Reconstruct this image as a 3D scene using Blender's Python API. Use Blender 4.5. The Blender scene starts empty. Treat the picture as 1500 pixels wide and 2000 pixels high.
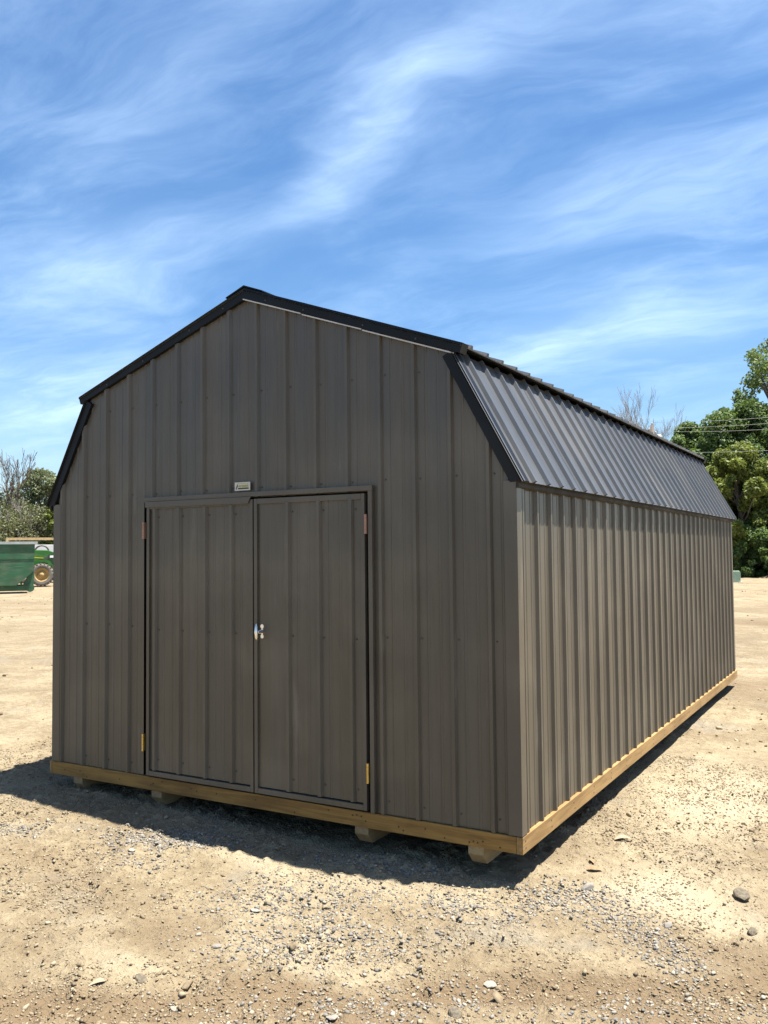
import bpy, math, random
import numpy as np
from mathutils import Matrix, Vector

# ------------------------------------------------------------------ camera, sky, sun, exposure
scene = bpy.context.scene
col = scene.collection
ZB = 0.25                      # height of the siding's lower edge above the yard

cam_d = bpy.data.cameras.new('camera')
cam = bpy.data.objects.new('camera', cam_d); col.objects.link(cam)
cam_d.sensor_fit = 'VERTICAL'; cam_d.sensor_height = 24.0; cam_d.lens = 24.0 * 1706.8 / 2000.0
cam_d.clip_start = 0.05; cam_d.clip_end = 2000
FW = Vector((-0.501854, 0.863682, 0.046862)); RT = Vector((0.864351, 0.502789, -0.010057)); UP = Vector((0.032248, -0.035458, 0.998851))
M = Matrix((RT, UP, -FW)).transposed().to_4x4(); M.translation = (5.4126, -4.4187, 1.5069 + ZB)
cam.matrix_world = M
scene.camera = cam

SUN_TO = Vector((0.275, 0.105, 1.0)).normalized()       # towards the sun
elev = math.asin(SUN_TO.z); azim = math.atan2(SUN_TO.x, SUN_TO.y)
sun_d = bpy.data.lights.new('sun', 'SUN'); sun_d.energy = 5.0; sun_d.angle = math.radians(0.53); sun_d.color = (1.0, 0.96, 0.90)
sun = bpy.data.objects.new('sun', sun_d); col.objects.link(sun)
sun.rotation_euler = SUN_TO.to_track_quat('Z', 'Y').to_euler(); sun.location = (20, 5, 60)

scene.view_settings.view_transform = 'Standard'; scene.view_settings.look = 'None'
scene.view_settings.gamma = 1.0; scene.view_settings.use_curve_mapping = False
scene.view_settings.exposure = 1.60

world = bpy.data.worlds.new('World'); scene.world = world; world.use_nodes = True
wt = world.node_tree; wt.nodes.clear()
class NT:
    """tiny node-graph helper"""
    def __init__(s, tree): s.t = tree
    def n(s, typ, **kw):
        nd = s.t.nodes.new(typ)
        for k, v in kw.items(): setattr(nd, k, v)
        return nd
    def l(s, a, b): s.t.links.new(a, b)
    def put(s, sock, v):
        if hasattr(v, 'node'): s.l(v, sock)
        else: sock.default_value = v
    def math(s, op, a, b=0.0, c=None, clamp=False):
        nd = s.n('ShaderNodeMath', operation=op, use_clamp=clamp); s.put(nd.inputs[0], a); s.put(nd.inputs[1], b)
        if c is not None: s.put(nd.inputs[2], c)
        return nd.outputs[0]
    def rng(s, v, a, b, c=0.0, d=1.0, smooth=True):
        nd = s.n('ShaderNodeMapRange', interpolation_type='SMOOTHSTEP' if smooth else 'LINEAR')
        s.put(nd.inputs[0], v)
        for i, x in enumerate((a, b, c, d)): nd.inputs[i + 1].default_value = x
        return nd.outputs[0]
    def mix(s, f, a, b, typ='MIX'):
        nd = s.n('ShaderNodeMix', data_type='RGBA', blend_type=typ); s.put(nd.inputs[0], f); s.put(nd.inputs[6], a); s.put(nd.inputs[7], b)
        return nd.outputs[2]
    def noise(s, vec, scale, detail=4, rough=0.5, dist=0.0):
        nd = s.n('ShaderNodeTexNoise'); s.l(vec, nd.inputs['Vector']); nd.inputs['Scale'].default_value = scale
        nd.inputs['Detail'].default_value = detail; nd.inputs['Roughness'].default_value = rough; nd.inputs['Distortion'].default_value = dist
        return nd.outputs[0]
    def mapping(s, vec, loc=(0, 0, 0), rot=(0, 0, 0), sc=(1, 1, 1), typ='POINT'):
        nd = s.n('ShaderNodeMapping', vector_type=typ); s.l(vec, nd.inputs[0])
        nd.inputs[1].default_value = loc; nd.inputs[2].default_value = rot; nd.inputs[3].default_value = sc
        return nd.outputs[0]

w = NT(wt)
wout = w.n('ShaderNodeOutputWorld'); bg = w.n('ShaderNodeBackground'); w.l(bg.outputs[0], wout.inputs[0])
sky = w.n('ShaderNodeTexSky', sky_type='NISHITA', sun_disc=False)
sky.sun_elevation = elev; sky.sun_rotation = azim; sky.altitude = 100; sky.air_density = 1.0; sky.dust_density = 1.0; sky.ozone_density = 3.0
bg.inputs[1].default_value = 0.063
tc = w.n('ShaderNodeTexCoord'); gen = tc.outputs['Generated']
sep = w.n('ShaderNodeSeparateXYZ'); w.l(gen, sep.inputs[0])
den = w.math('ADD', w.math('MAXIMUM', sep.outputs[2], 0.0), 0.12)
cmb = w.n('ShaderNodeCombineXYZ'); w.l(w.math('DIVIDE', sep.outputs[0], den), cmb.inputs[0]); w.l(w.math('DIVIDE', sep.outputs[1], den), cmb.inputs[1])
P = cmb.outputs[0]                                     # the layer of high cloud, seen as a plane overhead
warp = w.n('ShaderNodeTexNoise'); w.l(P, warp.inputs['Vector']); warp.inputs['Scale'].default_value = 1.7; warp.inputs['Detail'].default_value = 3
vm = w.n('ShaderNodeVectorMath', operation='MULTIPLY_ADD'); w.l(warp.outputs[1], vm.inputs[0]); vm.inputs[1].default_value = (0.34, 0.34, 0); w.l(P, vm.inputs[2])
PW = vm.outputs[0]
strips = [((-2.08, 1.56), (-1.30, 1.50), 0.20, 0.9), ((-1.22, 1.64), (-0.46, 1.20), 0.12, 1.0), ((-1.15, 2.80), (-0.20, 2.48), 0.30, 1.0),
          ((-3.4, 2.7), (-2.1, 1.85), 0.42, 0.8), ((-0.75, 1.95), (-0.10, 1.80), 0.22, 0.5), ((-0.35, 1.30), (0.5, 1.15), 0.25, 0.6), ((-1.5, 1.25), (-0.8, 0.95), 0.16, 0.45),
          ((0.6, 2.2), (2.0, 1.6), 0.35, 0.8), ((-3.2, 0.6), (-2.2, 0.1), 0.3, 0.8), ((1.0, -1.2), (-0.6, -1.6), 0.35, 0.8), ((2.2, -0.2), (1.4, 0.4), 0.3, 0.7)]
S = None
for (a, b, wd, amp) in strips:
    a = Vector(a); b = Vector(b); c = (a + b) / 2; d = b - a; ang = math.atan2(d.y, d.x)
    mp = w.mapping(PW, loc=(c.x + .17, c.y + .17, 0), rot=(0, 0, ang), sc=(d.length * 0.62, wd, 1), typ='TEXTURE')
    ln = w.n('ShaderNodeVectorMath', operation='LENGTH'); w.l(mp, ln.inputs[0])
    v = w.rng(ln.outputs['Value'], 1.35, 0.0, 0.0, amp)
    S = v if S is None else w.math('ADD', S, v)
S = w.math('MINIMUM', S, 1.2)
streak = w.noise(w.mapping(PW, rot=(0, 0, 0.30), sc=(1.0, 1.9, 1)), 1.7, 9, 0.60, 0.35)
fine = w.noise(w.mapping(PW, rot=(0, 0, 0.40), sc=(1.0, 3.2, 1)), 3.0, 10, 0.64, 0.4)
broad = w.noise(P, 0.9, 4, 0.5, 0.2)
nz = w.math('ADD', w.math('MULTIPLY', streak, 0.72), w.math('MULTIPLY', fine, 0.28))
base = w.math('MULTIPLY', w.rng(nz, 0.38, 0.72), w.rng(broad, 0.34, 0.66, 0.14, 0.36))
feat = w.math('MULTIPLY', S, w.rng(nz, 0.28, 0.76, 0.20, 0.58))
cloud = w.math('MINIMUM', w.math('ADD', base, feat), 0.70)
cloud = w.math('MULTIPLY', cloud, w.rng(sep.outputs[2], 0.0, 0.06))
hsv = w.n('ShaderNodeHueSaturation'); w.l(sky.outputs[0], hsv.inputs['Color']); hsv.inputs['Saturation'].default_value = 1.22; hsv.inputs['Value'].default_value = 1.0
skyc = w.mix(cloud, hsv.outputs[0], (4.9, 6.5, 8.6, 1.0))
w.l(skyc, bg.inputs[0])

# ------------------------------------------------------------------ helpers
rnd = random.Random(7)
rs = np.random.RandomState(11)

def tag(o, label=None, cat=None, group=None, kind=None):
    if label: o['label'] = label
    if cat: o['category'] = cat
    if group: o['group'] = group
    if kind: o['kind'] = kind
    return o

def empty(name, loc=(0, 0, 0), rz=0.0):
    o = bpy.data.objects.new(name, None); col.objects.link(o); o.location = loc; o.rotation_euler = (0, 0, rz); o.empty_display_size = 0.2
    return o

def link_mesh(name, me, mat=None, parent=None, loc=None):
    if mat and not me.materials: me.materials.append(mat)
    o = bpy.data.objects.new(name, me); col.objects.link(o)
    if parent: o.parent = parent
    if loc: o.location = loc
    return o

class MB:
    def __init__(s): s.v = []; s.f = []
    def quad(s, a, b, c, d):
        i = len(s.v); s.v += [tuple(a), tuple(b), tuple(c), tuple(d)]; s.f.append((i, i + 1, i + 2, i + 3)); return s
    def box(s, x0, x1, y0, y1, z0, z1):
        i = len(s.v)
        s.v += [(x, y, z) for z in (z0, z1) for y in (y0, y1) for x in (x0, x1)]
        s.f += [tuple(i + k for k in q) for q in ((0, 2, 3, 1), (4, 5, 7, 6), (0, 1, 5, 4), (2, 6, 7, 3), (0, 4, 6, 2), (1, 3, 7, 5))]
        return s
    def prism(s, poly, y0, y1, axis='y'):
        """closed polygon (2D) swept along an axis"""
        n = len(poly); i = len(s.v)
        def p(u, t, a):
            return (u, a, t) if axis == 'y' else ((a, u, t) if axis == 'x' else (u, t, a))
        s.v += [p(u, t, y0) for u, t in poly] + [p(u, t, y1) for u, t in poly]
        s.f.append(tuple(range(i, i + n))); s.f.append(tuple(range(i + 2 * n - 1, i + n - 1, -1)))
        for k in range(n): s.f.append((i + k, i + n + k, i + n + (k + 1) % n, i + (k + 1) % n))
        return s
    def tube(s, pts, rad, n=6, cap=True):
        pts = [Vector(p) for p in pts]; i0 = len(s.v); prev = None
        for k, p in enumerate(pts):
            d = (pts[min(k + 1, len(pts) - 1)] - pts[max(k - 1, 0)])
            d = d.normalized() if d.length > 1e-9 else Vector((0, 0, 1))
            a = (prev - d * prev.dot(d)) if prev is not None else d.orthogonal()
            a = a.normalized() if a.length > 1e-6 else d.orthogonal().normalized()
            prev = a; b = d.cross(a)
            r = rad[k] if hasattr(rad, '__len__') else rad
            for j in range(n):
                t = 2 * math.pi * j / n; s.v.append(tuple(p + (a * math.cos(t) + b * math.sin(t)) * r))
        for k in range(len(pts) - 1):
            for j in range(n):
                q = i0 + k * n; s.f.append((q + j, q + (j + 1) % n, q + n + (j + 1) % n, q + n + j))
        if cap:
            s.f.append(tuple(i0 + j for j in range(n - 1, -1, -1))); e = i0 + (len(pts) - 1) * n; s.f.append(tuple(e + j for j in range(n)))
        return s
    def lathe(s, prof, n=24, c=(0, 0, 0), axis='y'):
        """profile of (radius, along-axis) pairs"""
        i0 = len(s.v)
        for r, a in prof:
            for j in range(n):
                t = 2 * math.pi * j / n; u, vv = r * math.cos(t), r * math.sin(t)
                p = (u, a, vv) if axis == 'y' else ((a, u, vv) if axis == 'x' else (u, vv, a))
                s.v.append((p[0] + c[0], p[1] + c[1], p[2] + c[2]))
        for k in range(len(prof) - 1):
            for j in range(n):
                q = i0 + k * n; s.f.append((q + j, q + n + j, q + n + (j + 1) % n, q + (j + 1) % n))
        return s
    def mesh(s, name, mat=None, smooth=False, bevel=0.0):
        me = bpy.data.meshes.new(name); me.from_pydata(s.v, [], s.f); me.update()
        if smooth: me.polygons.foreach_set('use_smooth', [True] * len(me.polygons))
        if mat: me.materials.append(mat)
        return me
    def build(s, name, mat, parent=None, smooth=False, bevel=0.0, loc=None):
        import bmesh
        me = s.mesh(name, mat, smooth)
        bm = bmesh.new(); bm.from_mesh(me)
        bmesh.ops.recalc_face_normals(bm, faces=bm.faces)
        if bevel > 0:
            bmesh.ops.bevel(bm, geom=[e for e in bm.edges if len(e.link_faces) == 2 and e.calc_face_angle() > 0.5], offset=bevel, segments=2, affect='EDGES', profile=0.6)
        bm.to_mesh(me); bm.free()
        return link_mesh(name, me, None, parent, loc)

def fast_mesh(name, V, F, mat=None, attr=None, smooth=False):
    """numpy arrays -> mesh; F is (n,k)"""
    me = bpy.data.meshes.new(name); n, k = F.shape
    me.vertices.add(len(V)); me.vertices.foreach_set('co', np.ascontiguousarray(V, dtype=np.float32).ravel())
    me.loops.add(n * k); me.loops.foreach_set('vertex_index', np.ascontiguousarray(F, dtype=np.int32).ravel())
    me.polygons.add(n); me.polygons.foreach_set('loop_start', np.arange(0, n * k, k, dtype=np.int32))
    me.polygons.foreach_set('loop_total', np.full(n, k, dtype=np.int32))
    if smooth: me.polygons.foreach_set('use_smooth', np.ones(n, dtype=bool))
    me.update(calc_edges=True)
    if attr is not None:
        a = me.attributes.new('tone', 'FLOAT', 'POINT'); a.data.foreach_set('value', np.ascontiguousarray(attr, dtype=np.float32))
    if mat: me.materials.append(mat)
    return me

# value noise
_tab = np.random.RandomState(3).rand(512, 512)
def vnoise(x, y):
    xi = np.floor(x).astype(int); yi = np.floor(y).astype(int); fx = x - xi; fy = y - yi
    fx = fx * fx * fx * (fx * (fx * 6 - 15) + 10); fy = fy * fy * fy * (fy * (fy * 6 - 15) + 10)
    g = lambda a, b: _tab[a % 512, b % 512]
    return (g(xi, yi) * (1 - fx) + g(xi + 1, yi) * fx) * (1 - fy) + (g(xi, yi + 1) * (1 - fx) + g(xi + 1, yi + 1) * fx) * fy
def fbm(x, y, f, o=4, gain=0.5):
    s = 0; a = 1; t = 0
    for k in range(o):
        c, sn = math.cos(k * 1.1), math.sin(k * 1.1)
        s = s + a * vnoise((x * c - y * sn) * f + 17.3 * k, (x * sn + y * c) * f + 5.1 * k); t += a; a *= gain; f *= 2.03
    return s / t

# ------------------------------------------------------------------ materials
def mat(name):
    m = bpy.data.materials.new(name); m.use_nodes = True; t = NT(m.node_tree)
    b = m.node_tree.nodes['Principled BSDF']
    return m, t, b
def objcoord(t): return t.n('ShaderNodeTexCoord').outputs['Object']
def geopos(t): return t.n('ShaderNodeNewGeometry').outputs['Position']
def bump(t, h, b, strength=0.3, dist=0.01):
    nd = t.n('ShaderNodeBump'); t.l(h, nd.inputs['Height']); nd.inputs['Strength'].default_value = strength; nd.inputs['Distance'].default_value = dist
    t.l(nd.outputs[0], b.inputs['Normal'])

def metal_paint(name, rgb, rough=0.42, streak=0.12, axis='z', spec=0.5, dust=(0.42, 0.36, 0.26), dusty=0.10, bstr=0.10):
    m, t, b = mat(name)
    p = geopos(t); sc = {'z': (1, 1, 0.05), 'x': (0.05, 1, 0.4), 'none': (1, 1, 1)}[axis]
    st = t.noise(t.mapping(p, sc=sc), 38, 3, 0.6); bl = t.noise(t.mapping(p, sc=sc), 5.5, 4, 0.55); cl = t.noise(p, 1.6, 3, 0.5)
    f = t.math('ADD', t.math('MULTIPLY', st, 0.5), t.math('MULTIPLY', bl, 0.5))
    lo = tuple(c * (1 - streak) for c in rgb) + (1,); hi = tuple(c * (1 + streak) for c in rgb) + (1,)
    c = t.mix(t.rng(f, 0.32, 0.68), lo, hi)
    oi = t.n('ShaderNodeObjectInfo').outputs['Random']
    c = t.mix(t.math('MULTIPLY', oi, 0.10), c, tuple(x * 0.55 for x in rgb) + (1,))
    c = t.mix(t.math('MULTIPLY', t.rng(cl, 0.42, 0.75), dusty), c, dust + (1,))
    sf = t.noise(t.mapping(p, loc=(7, 3, 1), sc=(1, 1, 0.10)), 9.0, 6, 0.66, 0.2)
    c = t.mix(t.math('MULTIPLY', t.rng(sf, 0.61, 0.74), dusty * 3.0), c, (0.24, 0.215, 0.18, 1))
    t.l(c, b.inputs['Base Color'])
    t.l(t.rng(bl, 0.3, 0.7, rough - 0.06, rough + 0.12), b.inputs['Roughness'])
    b.inputs['Specular IOR Level'].default_value = spec
    bump(t, t.math('ADD', st, t.math('MULTIPLY', t.noise(t.mapping(p, sc=(1, 1, 0.35)), 2.3, 3, 0.5), 2.5)), b, bstr, 0.006)
    return m
MAT = {}
MAT['siding'] = metal_paint('bronze_siding', (0.086, 0.073, 0.054), 0.35, 0.13, bstr=0.20)
MAT['trim'] = metal_paint('bronze_trim', (0.085, 0.072, 0.054), 0.38, 0.06)
MAT['fascia'] = metal_paint('dark_bronze_fascia', (0.026, 0.022, 0.017), 0.6, 0.06, spec=0.2, dusty=0.02)
MAT['roof'] = metal_paint('charcoal_roof', (0.070, 0.074, 0.078), 0.36, 0.04, 'x', 0.42, dusty=0.06, bstr=0.03)
MAT['black'] = metal_paint('black_trim', (0.0065, 0.0085, 0.011), 0.5, 0.08, 'none', 0.22, dusty=0.012)

def plain(name, rgb, rough=0.5, metallic=0.0, var=0.12, scale=8.0, spec=0.5, b_str=0.0, b_scale=40):
    m, t, b = mat(name); p = objcoord(t)
    n = t.noise(p, scale, 5, 0.6)
    t.l(t.mix(t.rng(n, 0.3, 0.7), tuple(c * (1 - var) for c in rgb) + (1,), tuple(min(1, c * (1 + var)) for c in rgb) + (1,)), b.inputs['Base Color'])
    b.inputs['Roughness'].default_value = rough; b.inputs['Metallic'].default_value = metallic; b.inputs['Specular IOR Level'].default_value = spec
    if b_str: bump(t, t.noise(p, b_scale, 4, 0.6), b, b_str, 0.01)
    return m
MAT['dark'] = plain('dark_interior', (0.020, 0.017, 0.014), 0.9)
MAT['hem'] = plain('pale_hem', (0.50, 0.48, 0.44), 0.5)
MAT['screw'] = plain('screw_paint', (0.060, 0.052, 0.041), 0.4)
MAT['chrome'] = plain('chrome', (0.86, 0.85, 0.82), 0.3, 1.0, 0.03)
MAT['brass'] = plain('brass', (0.62, 0.44, 0.14), 0.34, 0.85, 0.1)
MAT['copper'] = plain('dull_bronze_hinge', (0.36, 0.20, 0.14), 0.45, 0.4, 0.1)
MAT['plate'] = plain('label_white', (0.55, 0.53, 0.45), 0.4)
MAT['olive'] = plain('label_olive', (0.34, 0.30, 0.10), 0.5)
MAT['ink'] = plain('label_ink', (0.02, 0.022, 0.015), 0.5)
MAT['nail'] = plain('nail_dark', (0.03, 0.018, 0.010), 0.6)

def wood(name, rgb, dark, axis, grain=1.0):
    m, t, b = mat(name); p = geopos(t)
    sc = {'x': (0.06, 1, 1), 'y': (1, 0.06, 1)}[axis]
    g = t.noise(t.mapping(p, sc=sc), 42, 5, 0.62, 0.6); bl = t.noise(t.mapping(p, sc=tuple(0.5 + 0.5 * s for s in sc)), 3.2, 4, 0.6)
    kn = t.n('ShaderNodeTexVoronoi'); t.l(t.mapping(p, sc=tuple(0.35 if s < 1 else 1 for s in sc)), kn.inputs['Vector']); kn.inputs['Scale'].default_value = 5.5
    f = t.math('ADD', t.math('MULTIPLY', g, 0.65), t.math('MULTIPLY', bl, 0.5))
    c = t.mix(t.rng(f, 0.44, 0.72), rgb + (1,), dark + (1,))
    c = t.mix(t.math('MULTIPLY', t.rng(kn.outputs[0], 0.09, 0.02), 0.75), c, tuple(x * 0.3 for x in dark) + (1,))
    t.l(c, b.inputs['Base Color']); b.inputs['Roughness'].default_value = 0.75
    bump(t, g, b, 0.25, 0.004)
    return m
MAT['pine_x'] = wood('treated_pine_shaded', (0.290, 0.165, 0.038), (0.150, 0.076, 0.016), 'x')  # same pine as the sides, with the front's shade put into the colour
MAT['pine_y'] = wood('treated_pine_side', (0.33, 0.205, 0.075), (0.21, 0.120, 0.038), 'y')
MAT['skid'] = wood('pale_skid_timber', (0.30, 0.225, 0.115), (0.21, 0.15, 0.075), 'y')
MAT['lumber'] = plain('fresh_lumber', (0.46, 0.33, 0.155), 0.8, var=0.15)

def leafmat(name, dark, light, trans=0.35):
    m, t, b = mat(name)
    a = t.n('ShaderNodeAttribute', attribute_name='tone').outputs['Fac']
    c = t.mix(a, dark + (1,), light + (1,)); t.l(c, b.inputs['Base Color']); b.inputs['Roughness'].default_value = 0.55; b.inputs['Specular IOR Level'].default_value = 0.35
    tr = t.n('ShaderNodeBsdfTranslucent'); t.l(t.mix(0.5, c, (light[0] * 1.3, light[1] * 1.25, light[2] * 0.6, 1)), tr.inputs[0])
    ms = t.n('ShaderNodeMixShader'); ms.inputs[0].default_value = trans
    t.l(b.outputs[0], ms.inputs[1]); t.l(tr.outputs[0], ms.inputs[2]); t.l(ms.outputs[0], m.node_tree.nodes['Material Output'].inputs[0])
    return m
MAT['leaf_dark'] = leafmat('leaf_dark_green', (0.050, 0.088, 0.026), (0.140, 0.205, 0.062))
MAT['leaf_yellow'] = leafmat('leaf_yellow_green', (0.075, 0.108, 0.022), (0.205, 0.238, 0.055))
MAT['leaf_mid'] = leafmat('leaf_mid_green', (0.062, 0.102, 0.030), (0.160, 0.220, 0.070))
MAT['leaf_grey'] = leafmat('leaf_grey_green', (0.085, 0.105, 0.055), (0.210, 0.235, 0.130))
MAT['leaf_olive'] = leafmat('leaf_olive_brush', (0.075, 0.085, 0.036), (0.165, 0.175, 0.080), 0.25)
MAT['bark'] = plain('bark_grey', (0.115, 0.095, 0.073), 0.9, var=0.35, scale=5, b_str=0.4)
MAT['bark_pale'] = plain('bark_pale', (0.22, 0.195, 0.160), 0.9, var=0.3, scale=5)

# ------------------------------------------------------------------ ground
def ground_base(x, y):
    d2 = (x - 1.9) ** 2 + (y - 3.0) ** 2
    near = (-0.03 + (3.6 - np.clip(x, -2, 6)) * 0.030 + 0.011 * np.clip(y, -1.5, 9)) * np.exp(-d2 / 110.0)
    return near + (fbm(x, y, 0.12, 3) - 0.5) * 0.18 * np.clip((np.sqrt(d2) - 8) / 20, 0, 1)
def rut_mask(x, y):
    # two tyre tracks that cross the yard in front of the building
    out = 0
    for (px, py, dx, dy, wd) in ((4.62, -0.62, 0.836, 0.549, 0.13), (4.10, -1.72, 0.87, 0.49, 0.12), (7.2, 3.2, 0.35, 0.94, 0.16)):
        t = (x - px) * -dy + (y - py) * dx + (fbm(x, y, 0.8, 2) - 0.5) * 0.25
        out = np.maximum(out, np.exp(-(t / wd) ** 2)) 
    return out
def ground_z(x, y):
    x = np.asarray(x, float); y = np.asarray(y, float)
    z = ground_base(x, y)
    r = np.hypot(x - 5.4, y + 4.4); fade = np.clip(1.6 - r / 14.0, 0.0, 1.0)
    z = z + (fbm(x, y, 0.9, 3) - 0.5) * 0.055 + fade * ((fbm(x, y, 3.2, 3) - 0.5) * 0.022)
    rough = np.clip(fbm(x + 40, y - 9, 0.9, 3) * 3.2 - 1.0, 0.12, 1.0)
    z = z + fade * rough * ((fbm(x, y, 9, 3, 0.65) - 0.5) * 0.028 + np.maximum(fbm(x, y, 19, 2) - 0.56, 0) * 0.085)
    rm = rut_mask(x, y)
    tread = np.sin((x * 0.836 + y * 0.549) * 42.0) * 0.5 + 0.5
    z = z - fade * rm * (0.026 + 0.018 * tread * np.clip(fbm(x, y, 1.7, 2) * 2 - 0.6, 0, 1))
    z = z - 0.045 * np.exp(-(((x - 2.83) / 0.055) ** 2 + ((y + 1.62) / 0.045) ** 2))      # a small hollow in the dirt
    return z

def axis_pts(lo, a, b, hi, step, grow):
    c = list(np.arange(a, b + 1e-6, step)); s = step; x = b; up = []
    while x < hi: s *= grow; x += s; up.append(min(x, hi))
    s = step; x = a; dn = []
    while x > lo: s *= grow; x -= s; dn.append(max(x, lo))
    return np.array(dn[::-1] + c + up)
gx = axis_pts(-420, -0.6, 6.6, 420, 0.018, 1.055); gy = axis_pts(-60, -2.7, 2.6, 700, 0.018, 1.050)
GX, GY = np.meshgrid(gx, gy); GZ = ground_z(GX, GY)
V = np.stack([GX.ravel(), GY.ravel(), GZ.ravel()], -1)
nx, ny = len(gx), len(gy); idx = np.arange(nx * ny).reshape(ny, nx)
F = np.stack([idx[:-1, :-1].ravel(), idx[:-1, 1:].ravel(), idx[1:, 1:].ravel(), idx[1:, :-1].ravel()], -1)

def ground_material():
    m, t, b = mat('dry_tan_dirt'); p = geopos(t)
    n1 = t.noise(p, 0.55, 5, 0.6, 0.6); n2 = t.noise(t.mapping(p, loc=(13, 5, 0)), 2.6, 6, 0.62, 0.4); n3 = t.noise(p, 17, 5, 0.65); n4 = t.noise(p, 75, 4, 0.6)
    far = t.noise(t.mapping(p, rot=(0, 0, 0.5), sc=(0.35, 1, 1)), 0.16, 5, 0.6, 0.5)
    cream = (0.318, 0.267, 0.172, 1); tan = (0.262, 0.211, 0.132, 1); brown = (0.178, 0.136, 0.082, 1); grey = (0.210, 0.187, 0.146, 1)
    f = t.math('ADD', t.math('ADD', t.math('MULTIPLY', n1, 0.34), t.math('MULTIPLY', n2, 0.34)), t.math('MULTIPLY', n3, 0.32))
    c = t.mix(t.rng(f, 0.40, 0.58), brown, tan); c = t.mix(t.rng(f, 0.50, 0.66), c, cream)
    c = t.mix(t.math('MULTIPLY', t.rng(far, 0.50, 0.68), 0.55), c, brown)
    c = t.mix(t.math('MULTIPLY', t.rng(t.noise(t.mapping(p, loc=(3, 31, 0)), 1.3, 4, 0.6, 0.5), 0.56, 0.70), 0.55), c, grey)
    c = t.mix(t.math('MULTIPLY', t.rng(n4, 0.52, 0.72), 0.40), c, (0.111, 0.080, 0.047, 1))
    c = t.mix(t.math('MULTIPLY', t.rng(t.noise(p, 120, 3, 0.6), 0.60, 0.75), 0.35), c, (0.333, 0.289, 0.207, 1))
    a = t.n('ShaderNodeAttribute', attribute_name='tone').outputs['Fac']
    c = t.mix(t.rng(a, 0.5, 0.1, 0.0, 0.85, False), c, (0.152, 0.107, 0.061, 1)); c = t.mix(t.rng(a, 0.5, 0.95, 0.0, 0.9, False), c, (0.345, 0.292, 0.196, 1))
    t.l(c, b.inputs['Base Color']); b.inputs['Roughness'].default_value = 0.95; b.inputs['Specular IOR Level'].default_value = 0.15
    h = t.math('ADD', t.math('ADD', t.math('MULTIPLY', n3, 1.0), t.math('MULTIPLY', n4, 0.45)), t.math('MULTIPLY', n2, 2.0))
    bump(t, h, b, 0.9, 0.04)
    return m
MAT['dirt'] = ground_material()
def soil_tone(x, y):
    br = rut_mask(x, y) * (0.35 + 0.9 * fbm(x, y, 1.3, 3)) * 0.75
    for (cx, cy, a, b_, amp) in ((4.7, -0.85, 0.7, 0.22, .45), (3.6, -1.5, 0.8, 0.16, .4), (5.3, 1.4, 0.7, 0.35, .30), (4.9, -0.2, 0.5, 0.25, .28), (2.3, -1.35, 0.5, 0.2, .25), (1.1, -1.1, 0.6, 0.2, .2), (4.9, 7.5, 2.5, 0.6, .28), (6.0, 18, 9, 1.6, .35)):
        br = br + amp * np.exp(-(((x - cx) / a) ** 2 + ((y - cy) / b_) ** 2)) * (0.4 + 1.2 * fbm(x, y, 2.2, 3))
    cr = 0
    for (cx, cy, a, b_, amp) in ((4.3, 0.35, 0.32, 0.30, .36), (4.25, 2.2, 0.45, 1.3, .45), (4.75, 0.1, 0.5, 0.16, .24), (2.25, -0.42, 0.3, 0.10, .4), (3.3, -0.30, 0.35, 0.10, .3), (2.4, -1.65, 0.25, 0.12, .35), (2.1, -1.4, 0.3, 0.15, .3), (3.3, -1.25, 0.4, 0.12, .3)):
        cr = cr + amp * np.exp(-(((x - cx) / a) ** 2 + ((y - cy) / b_) ** 2)) * (0.3 + 1.4 * fbm(x + 3, y, 2.6, 3))
    return np.clip(0.5 - br + cr, 0, 1)
g = link_mesh('ground', fast_mesh('ground', V, F, MAT['dirt'], soil_tone(GX, GY).ravel(), smooth=True)); tag(g, kind='structure')

# ------------------------------------------------------------------ the shed
W, L = 3.658, 7.315
RIB = 0.2286
HE = 1.862
EX, EZ = 0.062, 1.882           # eave tip
KX, KZ = 0.350, 2.642           # top of the lower slope
TX, TZ = 0.286, 2.662           # lip of the upper slope
PZ = 3.221
YF = -0.031                     # front face of the gable trim
shed = empty('barn_shed', (0, 0, ZB))
tag(shed, 'dark bronze metal barn-style shed with black gambrel roof and double doors', 'shed')

def roof_under(x):
    """underside of the roof line over the gable"""
    d = min(x, W - x)
    lower = EZ + (d + EX) / (KX + EX) * (KZ - EZ)
    upper = TZ + (d - TX) / (W / 2 - TX) * (PZ - TZ)
    return min(lower, upper) - 0.03

def profile(u0, u1, rib0, minor=0.0032, side=0.019):
    pts = []
    k = math.floor((u0 - rib0) / RIB) - 1
    while rib0 + k * RIB < u1 + RIB:
        c = rib0 + k * RIB
        pts += [(c - 0.0205, 0), (c - 0.010, side), (c + 0.010, side), (c + 0.0205, 0)]
        if minor:
            for q in (0.0762, 0.1524): pts += [(c + q - 0.010, 0), (c + q - 0.005, minor), (c + q + 0.005, minor), (c + q + 0.010, 0)]
        k += 1
    pts.sort()
    us = [p[0] for p in pts]; ds = [p[1] for p in pts]
    ins = [(u, d) for u, d in pts if u0 < u < u1]
    return [(u0, float(np.interp(u0, us, ds)))] + ins + [(u1, float(np.interp(u1, us, ds)))]

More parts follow.
